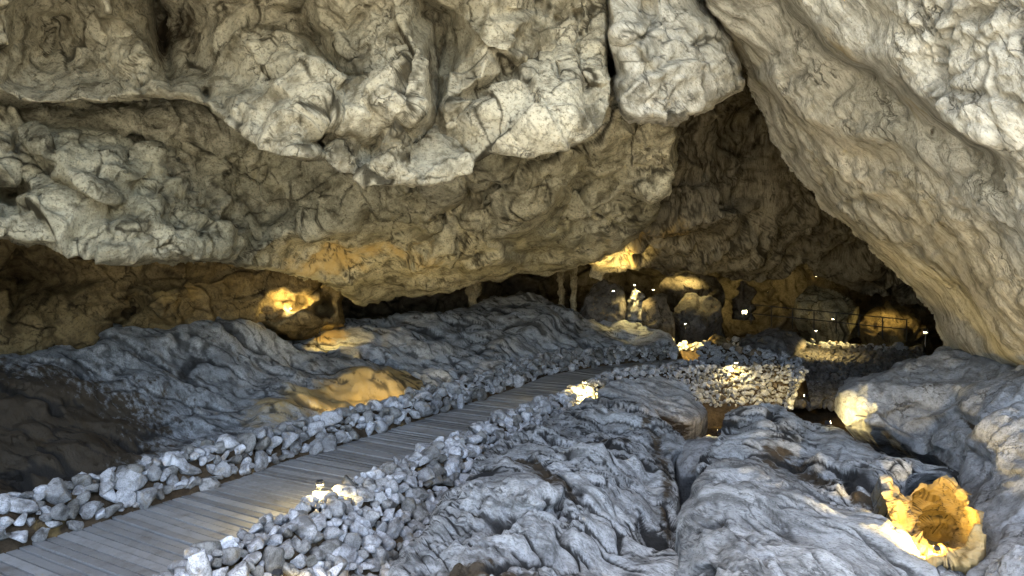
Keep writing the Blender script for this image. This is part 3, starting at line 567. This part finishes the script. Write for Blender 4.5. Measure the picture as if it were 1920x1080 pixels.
far_rock([(1100,530),(1104,500),(1130,480),(1165,460),(1222,448),(1228,490),(1200,506),(1150,516),(1120,535)],[(1100,525,17.2),(1165,462,16.2),(1225,452,16),(1200,500,16.6),(1150,500,16.6)],216,'yellow lit hanging rock under the end of the lower ceiling',M_ceil,[(1160,490,90,60,0,.6)],.5,(0,1.5,1.2),'hanging_rock')

# ================================================================== ground, walkway
DECK = -2.6
def ground_z(x, y):
    return -3.15
xs = np.concatenate([np.linspace(-60,-12,16), np.linspace(-11,14,130), np.linspace(15,60,16)]); ys = np.concatenate([np.linspace(-70,-6,60), np.linspace(-5,26,170), np.linspace(27,60,16)])
GX, GY = np.meshgrid(xs, ys); p = np.stack([GX.ravel(), GY.ravel(), np.zeros(GX.size)], 1).astype(f32)
gz = -3.2+fbm(p*.35, 4, 301)*.35+fbm(p*2.2, 4, 302)*.10-.4*sstep(2,9,p[:,0])*sstep(14,6,p[:,1])
gz = gz+np.clip(-5-p[:,1], 0, None)*.12*(1+.25*fbm(p*.09, 3, 305))+sstep(-5,-12,p[:,1])*fbm(p*.3, 3, 306)*1.2
Hh, Ww = GX.shape; ii = np.arange(GX.size).reshape(Hh, Ww)
gf = np.stack([ii[:-1,:-1], ii[:-1,1:], ii[1:,1:], ii[1:,:-1]], -1).reshape(-1, 4)
fy = GY.ravel()[gf].mean(1); GV = np.stack([p[:,0], p[:,1], gz], 1)
tag(mesh_np('cave_floor', GV, gf[fy > 2.2], M_earth), None, None, None, 'structure')
tag(mesh_np('entrance_ground', GV, gf[fy <= 2.2], M_ground), None, None, None, 'structure')

Lp = [(-9.5,-1.5),(-7.4,1.8),(-5.9,4.2),(-4.69,6.26),(-4.26,7.08),(-3.76,7.83),(-3.0,9.37),(-2.47,10.2),(-1.49,11.9),(-.11,14.5),(.86,16.6),(2.6,18.2),(4.6,19.3)]
Rp = [(-7.3,-2.4),(-5.2,.9),(-3.55,3.5),(-2.66,4.97),(-2.34,5.88),(-1.84,6.94),(-1.19,8.47),(-.32,10.3),(.96,12.5),(2.0,14.6),(3.2,15.9),(4.6,16.7)]
def resample(P, n):
    P = np.array(P, float); s = np.concatenate([[0], np.cumsum(np.hypot(*np.diff(P, axis=0).T))])
    t = np.linspace(0, s[-1], n)
    Q = np.stack([np.interp(t, s, P[:,0]), np.interp(t, s, P[:,1])], 1)
    for _ in range(3): Q[1:-1] = (Q[:-2]+2*Q[1:-1]+Q[2:])/4
    return Q
# planks laid across the path, slightly uneven
def walkway():
    n = 235; A = resample(Lp, n+1); bm = bmesh.new(); rnd = random.Random(5)
    T = np.gradient(A, axis=0)
    for _ in range(40): T[1:-1] = (T[:-2]+T[1:-1]*2+T[2:])/4
    T /= np.linalg.norm(T, axis=1, keepdims=True); B = A+np.stack([T[:,1], -T[:,0]], 1)*2.1
    for k in range(n):
        a0, a1, b0, b1 = A[k], A[k+1], B[k], B[k+1]
        ex = (a0-b0)/np.linalg.norm(a0-b0)*.32
        g = .09; zz = DECK+rnd.uniform(-.006,.006)
        pts = [(a0+ex)*(1-g)+(a1+ex)*g, (a0+ex)*g+(a1+ex)*(1-g), (b0-ex)*g+(b1-ex)*(1-g), (b0-ex)*(1-g)+(b1-ex)*g]
        ta, tb = rnd.uniform(-.006,.006), rnd.uniform(-.006,.006)
        top = [bm.verts.new((q[0], q[1], zz+(ta if i in (0,3) else tb))) for i, q in enumerate(pts)]
        bot = [bm.verts.new((q[0], q[1], zz-.07)) for q in pts]
        bm.faces.new(top[::-1]); 
        for i in range(4): bm.faces.new((top[i], top[(i+1)%4], bot[(i+1)%4], bot[i]))
    bmesh.ops.recalc_face_normals(bm, faces=bm.faces)
    # bed under the planks
    for k in range(n):
        q = [A[k], A[k+1], B[k+1], B[k]]; bm.faces.new([bm.verts.new((x[0], x[1], DECK-.16)) for x in q])
    t = NT('weathered_planks'); v = t.obj()
    c = t.mix(t.noise(v, 1.4, 5, .6), (.145,.148,.142), (.235,.238,.23)); c = t.mix(t.math('MULTIPLY', t.ramp(t.noise(v, 6, 6, .7), .5, .7), .6), c, (.10,.09,.075))
    c = t.mix(1.0, c, t.mix(t.n('ShaderNodeNewGeometry').outputs['Random Per Island'], (.7,.7,.7), (1.2,1.2,1.2)), 'MULTIPLY')
    c = t.mix(t.math('MULTIPLY', t.ramp(t.noise(v, 3.1, 7, .75), .54, .66), .5), c, (.08,.065,.045))
    t.l(c, t.b.inputs['Base Color']); t.b.inputs['Roughness'].default_value = .6
    bp = t.n('ShaderNodeBump', Strength=.3, Distance=.02); t.l(t.noise(v, 22, 6), bp.inputs['Height']); t.l(bp.outputs[0], t.b.inputs['Normal'])
    return tag(bm_obj('walkway', bm, t.m), None, None, None, 'structure')
walkway()

# ================================================================== rubble walls
def stone_mesh(seed):
    rnd = random.Random(seed); bm = bmesh.new(); bmesh.ops.create_icosphere(bm, subdivisions=3, radius=1)
    V = np.array([v.co[:] for v in bm.verts], f32)
    for _ in range(9):   # shear faces off the ball
        n = np.array([rnd.gauss(0,1) for _ in range(3)], f32); n /= np.linalg.norm(n); h = rnd.uniform(.36,.72)
        s = V@n-h; V -= np.clip(s, 0, None)[:,None]*n*.92
    V += vnoise(V*1.3, seed)*.16+vnoise(V*4, seed+2)*.06
    V *= np.array([1, rnd.uniform(.7,1), rnd.uniform(.6,.9)], f32)
    V /= np.abs(V).max()
    f = np.array([[v.index for v in fc.verts] for fc in bm.faces]); bm.free()
    return V, f
STONES = [stone_mesh(400+k) for k in range(14)]
def stone_data(k, mat):
    key = f'stone_{k}_{mat.name}'
    if key in bpy.data.meshes: return bpy.data.meshes[key]
    V, f = STONES[k]; o = mesh_np(key, V, f, mat); me = o.data; bpy.data.objects.remove(o); return me
def rubble_wall(items, label, core_pts, cat='stone wall'):
    """items: (x,y,z,size,rot) ; the stones that show largest are parts of their own, the rest are one part"""
    rnd = random.Random(len(items)); root = empty('rubble_wall', items[0][:3], label=label, cat=cat); o0 = Vector(items[0][:3])
    it = sorted(items, key=lambda s: -s[3]/max(1.5, s[1])); big, rest = it[:100], it[100:]
    for s in big:
        o = bpy.data.objects.new('stone', stone_data(rnd.randrange(14), M_stone_dk if rnd.random() < (.5 if s[2] < DECK-.2 and s[1] < 11 else .12) else M_stone)); COL.objects.link(o); o.parent = root
        o.location = Vector(s[:3])-o0; o.scale = (s[3]*rnd.uniform(.95,1.35), s[3]*rnd.uniform(.8,1.1), s[3]*rnd.uniform(.8,1.1)); o.rotation_euler = (rnd.uniform(-.6,.6), rnd.uniform(-.6,.6), rnd.uniform(0,6.3))
    if rest:
        VV, FF, b = [], [], 0
        for s in rest:
            V, f = STONES[rnd.randrange(14)]; R = rotm(rnd.uniform(-40,40), rnd.uniform(-40,40), rnd.uniform(0,360))
            q = (V*np.array([rnd.uniform(.95,1.35), rnd.uniform(.8,1.1), rnd.uniform(.8,1.1)], f32)*s[3])@R.T+np.array(s[:3], f32)-np.array(o0, f32)
            VV.append(q); FF.append(f+b); b += len(V)
        o = mesh_np('small_stones', np.concatenate(VV), np.concatenate(FF), M_stone, root); o['kind'] = 'stuff'
    V = np.array(core_pts, f32); n, m = V.shape[:2]
    V = V.reshape(-1, 3)-np.array(o0, f32); V += vnoise(V*3, 5)*.05
    ii = np.arange(n*m).reshape(n, m); f = np.stack([ii[:-1,:-1], ii[1:,:-1], ii[1:,1:], ii[:-1,1:]], -1).reshape(-1, 4)
    mesh_np('earth_core', V, f, M_earth, root)
    return root
def along(P, s0, s1, pos, _c={}):
    """point, right hand normal and whole length of a line at arc length pos"""
    k = id(P)
    if k not in _c:
        A = np.array(P); s = np.concatenate([[0], np.cumsum(np.hypot(*np.diff(A, axis=0).T))]); _c[k] = (P, A, s)
    _, A, s = _c[k]
    x, y = np.interp(pos, s, A[:,0]), np.interp(pos, s, A[:,1]); t = np.array([np.interp(pos+.15, s, A[:,0])-x, np.interp(pos+.15, s, A[:,1])-y])
    t /= math.hypot(*t)+1e-9
    return np.array([x, y]), np.array([t[1], -t[0]]), s[-1]
def build_wall(P, sgn, rows, label, seed, size=(.13,.2), s0=0, s1=None, core=.3):
    """rows: function of arc length fraction -> list of (outward offset, z)"""
    rnd = random.Random(seed); items = []
    R = resample(P, 120); L = along(R, 0, 0, 0)[2]; s1 = s1 or L
    Q = np.zeros((6000, 4)); n = 0; fails = 0
    while fails < 500 and n < 6000:
        pos = rnd.uniform(s0, s1); v = rnd.random()
        rr = np.array([(o, z) for o, z, _ in rows(pos/L)]); k = v*(len(rr)-1); off, z = [float(np.interp(k, range(len(rr)), rr[:,c])) for c in (0, 1)]
        sz = rnd.uniform(*size)*rnd.choice((.6,.8,1,1,1.25))*(1 if fails < 250 else .65)
        c, nr, _ = along(R, 0, 0, pos); q = c+nr*sgn*off
        if n and (((Q[:n,:3]-(q[0], q[1], z))**2).sum(1) < ((Q[:n,3]+sz)*.55)**2).any(): fails += 1; continue
        Q[n] = (q[0], q[1], z, sz); n += 1; fails = 0
        items.append((q[0], q[1], z+rnd.uniform(-.02,.05), sz))
    core_pts = []
    for pos in np.linspace(s0, s1-.2, 90):
        c, nr, _ = along(R, 0, 0, pos); rr = rows(pos/L); row = []
        lo = [(-.12, DECK-.1)]+[(o, z-.06*s) for o, z, s in rr]+[(rr[-1][0]+.25, rr[-1][1]-.5)]
        for o, z in lo: q = c+nr*sgn*o; row.append((q[0], q[1], z))
        core_pts.append(row)
    return rubble_wall(items, label, core_pts)
build_wall(Lp, -1, lambda u: [(-.10, DECK+.06, 1.0), (-.02, DECK+.20, 1.0), (.12, DECK+.36, 1.0), (.34, DECK+.30, .9), (.5, DECK+.05, .9)], 'low wall of pale rubble stones along the left side of the walkway', 501, (.10,.165), s0=2.0)
def rrows(u):
    k = 1.0 if u < .62 else max(.35, 1-(u-.62)*3)
    return [(-.08, DECK+.10, .95), (.06, DECK+.30, 1.0), (.30, DECK+.26, .9), (.46, DECK+.08, .85), (.58*k+.1, DECK-.10*k, .85), (.72*k+.12, DECK-.28*k, .8), (.84*k+.12, DECK-.45*k, .8), (.95*k+.12, DECK-.62*k, .85)]
build_wall(Rp, 1, rrows, 'thick bank of pale rubble stones along the right side of the walkway', 502, (.085,.135), s0=3.5)
# the far stretch that turns to the right, then the far side wall and the rubble slope
Fp = [(at(1150,705,13.6).x,13.6),(at(1240,705,13.9).x,13.9),(at(1330,710,14.2).x,14.2),(at(1420,715,14.3).x,14.3),(at(1500,722,14.0).x,14.0),(at(1512,740,13.4).x,13.4)]
build_wall(Fp, 1, lambda u: [(0, DECK+.52, .8), (.08, DECK+.40, .8), (.14, DECK+.28, .8), (.18, DECK+.16, .8), (.22, DECK+.04, .8), (.26, DECK-.1, .8), (.3, DECK-.22, .8)], 'far curved wall of small grey stones turning right at the end of the walkway', 503, (.055,.09))
Gp = [(at(1320,650,19).x,19),(at(1390,664,18).x,18),(at(1450,680,17).x,17),(at(1505,700,16).x,16)]
build_wall(Gp, 1, lambda u: [(0, DECK+.45, .8), (.1, DECK+.3, .8), (.15, DECK+.15, .8), (.2, DECK-.02, .8)], 'short bluish stone wall on the far side of the bend in the walkway', 504, (.08,.13))
Hp = [(at(1270,655,20.5).x,20.5),(at(1400,640,22).x,22),(at(1550,655,21).x,21),(at(1700,668,20).x,20)]
build_wall(Hp, 1, lambda u: [(0, DECK+.25, .8), (.1, DECK+.1, .8)], 'row of dim grey stones along the far path behind the bend', 505, (.08,.14))
# rubble slope beyond the bend (uncountable)
def rubble_slope():
    rnd = random.Random(9); VV, FF, b = [], [], 0
    for _ in range(2600):
        px, py = rnd.uniform(1420,1730), rnd.uniform(652,760)
        d = 20.5-(py-652)/108*6.5+rnd.uniform(-.2,.2)
        c = at(px, py, d); V, f = STONES[rnd.randrange(14)]
        q = (V*rnd.uniform(.05,.13))@rotm(rnd.uniform(0,360), rnd.uniform(0,360), 0).T+np.array(c, f32); VV.append(q); FF.append(f+b); b += len(V)
    tag(mesh_np('rubble_slope', np.concatenate(VV), np.concatenate(FF), M_gravel), 'dark grey rubble slope beyond the bend of the walkway', 'rubble', None, 'stuff')
rubble_slope()
# one big pale stone at the near end of the right wall
V, f = STONES[8]; c = at(372, 1062, 5.0)
tag(mesh_np('stone', V@rotm(0,55,20).T.astype(f32)*np.array([.17,.15,.22], f32), f, M_stone, None, None, True), 'large pale angular stone at the near end of the right hand rubble bank', 'stone').location = c

# ================================================================== far handrail
def tube(bm, a, b, r, seg=8):
    a, b = Vector(a), Vector(b); q = (b-a).to_track_quat('Z', 'Y')
    ra = [bm.verts.new(a+q @ Vector((r*math.cos(6.2832*i/seg), r*math.sin(6.2832*i/seg), 0))) for i in range(seg)]
    rb = [bm.verts.new(b+q @ Vector((r*math.cos(6.2832*i/seg), r*math.sin(6.2832*i/seg), 0))) for i in range(seg)]
    for i in range(seg): bm.faces.new((ra[i], ra[(i+1)%seg], rb[(i+1)%seg], rb[i]))
    bm.faces.new(ra[::-1]); bm.faces.new(rb)
def handrail(p0, p1, n, h, label):
    root = empty('handrail', p0, label=label, cat='handrail'); d = p1-p0
    for k in range(n):
        bm = bmesh.new(); b = d*(k/(n-1)); tube(bm, b, b+Vector((0,0,h)), .016); bm_obj('post', bm, M_metal, root)
    for z in (h, h*.55):
        bm = bmesh.new(); tube(bm, Vector((0,0,z)), d+Vector((0,0,z)), .016); bm_obj('rail', bm, M_metal, root)
handrail(at(1408,608,21.5), at(1700,640,19.5), 8, .62, 'dark metal handrail running along the far path below the pale boulder')
#handrail(at(1270,628,20.6), at(1560,650,19.4), 6, .5, 'lower dark handrail in front of the star shaped lamp')

# ================================================================== lamps
def lamp(px, py, d, aim, power, label, size=.6, col=(1,.74,.27), spot=115, r=.03, lift=0, stake=0):
    """small cave floodlight: bracket, housing, glass and its light"""
    c = at(px, py, d); root = empty('floodlight', c, label=label, cat='lamp', group='small floodlights among the rocks')
    if stake:
        bm = bmesh.new(); tube(bm, Vector((0,0,0)), Vector((0,0,stake)), .009, 8); bm_obj('stake', bm, M_metal, root)
        head = empty('lamp_head'); head.parent = root; head.location = (0,0,stake+.05); root = head
    a = Vector(aim).normalized(); q = a.to_track_quat('Z', 'Y')
    bm = bmesh.new(); bmesh.ops.create_cube(bm, size=1, matrix=Matrix.LocRotScale(None, q, Vector((.11,.08,.07))*size)); bmesh.ops.bevel(bm, geom=bm.edges[:], offset=.01*size, segments=2, affect='EDGES'); bm_obj('housing', bm, M_metal, root)
    bm = bmesh.new(); bmesh.ops.create_cube(bm, size=1, matrix=Matrix.Translation(a*.038*size) @ q.to_matrix().to_4x4() @ Matrix.Diagonal((*(Vector((.09,.06,.006))*size),1))); bm_obj('glass', bm, M_bulb, root)
    bm = bmesh.new()
    side = q @ Vector((1,0,0))
    for s in (-1,1): tube(bm, side*.065*s*size, side*.065*s*size+Vector((0,0,-.09*size)), .008*size, 6)
    tube(bm, side*.065*size+Vector((0,0,-.09*size)), -side*.065*size+Vector((0,0,-.09*size)), .008*size, 6); bm_obj('bracket', bm, M_metal, root)
    li = bpy.data.lights.new('lamp_light', 'SPOT' if spot else 'POINT'); li.energy = power*1.25; li.color = col; li.shadow_soft_size = r
    if spot: li.spot_size = math.radians(spot); li.spot_blend = .6
    o = bpy.data.objects.new('lamp_light', li); COL.objects.link(o); o.parent = root; o.location = a*.10*size+Vector((0,0,lift)); o.rotation_euler = (-a).to_track_quat('Z', 'Y').to_euler()
    return root
K = .35
lamp(600,925,6.72,(-.05,.1,-1),18,'small lamp on a stake glaring over the near end of the right hand rubble bank', stake=.06, spot=165)
lamp(1096,728,12.3,(.05,.1,-1),34,'glaring lamp on the rubble bank halfway along the walkway', stake=.08, spot=165)
lamp(1380,692,14.0,(0,.1,-1),5,'lamp glowing on top of the far curved stone wall', stake=.1, spot=160)
lamp(1512,742,12.6,(-.35,.75,.1),8,'lamp lighting the rounded end of the far curved stone wall')
lamp(1395,585,23,(0,-1,.1),4,'bare lamp shining like a star in the far chamber', size=1.5, spot=150)
lamp(1285,632,19.8,(.25,.3,-1),46,'lamp lighting the bend where the walkway meets the long slab', stake=.36, spot=120)
lamp(1735,650,11.6,(.1,.3,-1),22,'lamp at the foot of the sloping slab', stake=.22)
lamp(1530,642,19.0,(.3,.3,-1),12,'lamp low among the dark rubble beyond the bend', stake=.3)
lamp(1530,520,27,(0,.6,.5),16,'lamp high in the far chamber above the pale boulder')
lamp(1190,548,21.2,(0,.1,-1),14,'lamp beside the stubby stalagmite', stake=.2)
lamp(545,580,14.65,(0,.3,1),5,'lamp hidden in the yellow lit alcove of the left wall', spot=None, size=.4)
lamp(885,596,20.4,(0,.8,.6),14,'lamp at the foot of the short bright dripstone column', spot=80)
lamp(1150,548,15.4,(.05,.5,.9),26,'lamp under the yellow lit hanging rock', spot=100)
lamp(1757,1028,5.25,(.12,.95,.02),30,'lamp inside the yellow lit hollow at the bottom right', lift=.0, col=(1,.66,.15), spot=118, size=.4)
lamp(520,1112,5.1,(0,.35,-1),9,'lamp at the bottom edge below the right hand rubble bank', stake=.1)
lamp(630,802,10.7,(0,.8,.3),12,'lamp behind the stone edging lighting the front face of the broad flat rock', lift=.06, spot=150)
lamp(728,770,11.8,(0,.8,.3),9,'lamp behind the stone edging at the right end of the broad flat rock', lift=.06, spot=150)
lamp(1552,792,9.3,(.8,.4,.2),7,'lamp in the dark gap lighting the left end of the smooth grey shelf', lift=.05)
lamp(1350,808,9.7,(-.2,.6,-.2),3,'lamp deep in the gap behind the scaly boulder', lift=.05, col=(1,.6,.12))
lamp(600,640,15.2,(.15,.5,-.5),12,'lamp at the left end of the long pale slab', stake=.3, col=(1,.66,.15))
lamp(690,692,14.4,(.05,-.65,.75),95,'lamp in the dark groove before the long slab shining up on the low ceiling', spot=100)
lamp(905,722,14.1,(.1,-.6,.8),55,'lamp behind the stone edging below the middle of the long slab shining up', spot=100)
lamp(1290,512,23.2,(0,.3,-1),16,'tiny lamp above the low dim rock in the far chamber', stake=.2)
lamp(1672,566,21.0,(0,.3,-1),9,'tiny lamp on top of the brown mound beside the sloping slab', stake=.2)
lamp(1562,612,20.6,(0,.3,-1),12,'tiny lamp below the pale rounded boulder by the handrail', stake=.2)
lamp(1055,600,21.0,(0,.6,.8),12,'lamp at the foot of the two thin dripstone columns', spot=90)
lamp(1225,545,22.5,(0,.5,.6),45,'tiny lamp behind the narrow dull rock in the far chamber', spot=120)
lamp(1440,548,27,(0,.6,.3),45,'tiny lamp low on the far wall right of the star shaped lamp', spot=120)

# ================================================================== outer shell, open behind the camera
def shell():
    ny, na = 60, 70; V = []
    for i in range(ny):
        y = 1+44*i/(ny-1); g = float(sstep(3, 13, np.float64(y)))
        for j in range(na):
            a = math.pi*(-.12+1.24*j/(na-1)); V.append((-.3+1.3*g+(7.5+12*g)*math.cos(a), y, -3.5+(13.0-1.5*g)*max(math.sin(a), -.2)*(1+(.30-.2*g)*math.cos(a)-.1)))
    V = np.array(V, f32); V += vnoise(V*.3, 601)*1.2+vnoise(V*1.1, 602)*.35
    ii = np.arange(ny*na).reshape(ny, na); f = np.stack([ii[:-1,:-1], ii[1:,:-1], ii[1:,1:], ii[:-1,1:]], -1).reshape(-1, 4)
    z = np.zeros(len(V), f32)
    tag(mesh_np('cave_vault', V, f, M_ceil2, None, dict(ochre_glow=z, soil_shade=z, crack=z, tone=z+.5)), None, None, None, 'structure')
    V = [(-18,44,-5),(20,44,-5),(20,44,9),(-18,44,9)]
    n = 24; G = [(-26+54*j/(n-1), 44, -5+18*i/(n-1)) for i in range(n) for j in range(n)]; G = np.array(G, f32); G[:,1] += vnoise(G*.3, 603)[:,0]*2
    ii = np.arange(n*n).reshape(n, n); f = np.stack([ii[:-1,:-1], ii[1:,:-1], ii[1:,1:], ii[:-1,1:]], -1).reshape(-1, 4); z = np.zeros(n*n, f32)
    tag(mesh_np('cave_end_wall', G, f, M_far, None, dict(ochre_glow=z, soil_shade=z, crack=z, tone=z+.5)), None, None, None, 'structure')
shell()

# ================================================================== camera, light
cam = bpy.data.cameras.new('camera'); co = bpy.data.objects.new('camera', cam); COL.objects.link(co); SC.camera = co
cam.sensor_width = 36; cam.lens = 36*F/1920; cam.clip_end = 500; cam.clip_start = .05
co.rotation_euler = (math.radians(90), 0, 0); cam.shift_y = -(540-CY)/1920
w = bpy.data.worlds.new('World'); SC.world = w; w.use_nodes = True; nt = w.node_tree
sky = nt.nodes.new('ShaderNodeTexSky'); sky.sky_type = 'NISHITA'; sky.sun_disc = False; sky.ozone_density = 1.2; sky.dust_density = 2.8
EL, AZ = 74, 205
sky.sun_elevation = math.radians(EL); sky.sun_rotation = math.radians(AZ)
bg = nt.nodes['Background']; nt.links.new(sky.outputs[0], bg.inputs[0]); bg.inputs[1].default_value = .15
s = bpy.data.lights.new('sun', 'SUN'); s.energy = 2.5; s.angle = math.radians(.5); s.color = (1,.96,.88)
so = bpy.data.objects.new('sun', s); COL.objects.link(so)
az = math.radians(AZ); el = math.radians(EL)
dirv = Vector((math.sin(az)*math.cos(el), math.cos(az)*math.cos(el), math.sin(el)))
so.rotation_euler = dirv.to_track_quat('Z', 'Y').to_euler()
SC.view_settings.view_transform = 'Standard'; SC.view_settings.look = 'None'; SC.view_settings.gamma = 1; SC.view_settings.exposure = 3.4
SC.cycles.max_bounces = 6; SC.cycles.diffuse_bounces = 4; SC.cycles.use_denoising = True
SC.cycles.sample_clamp_indirect = 8
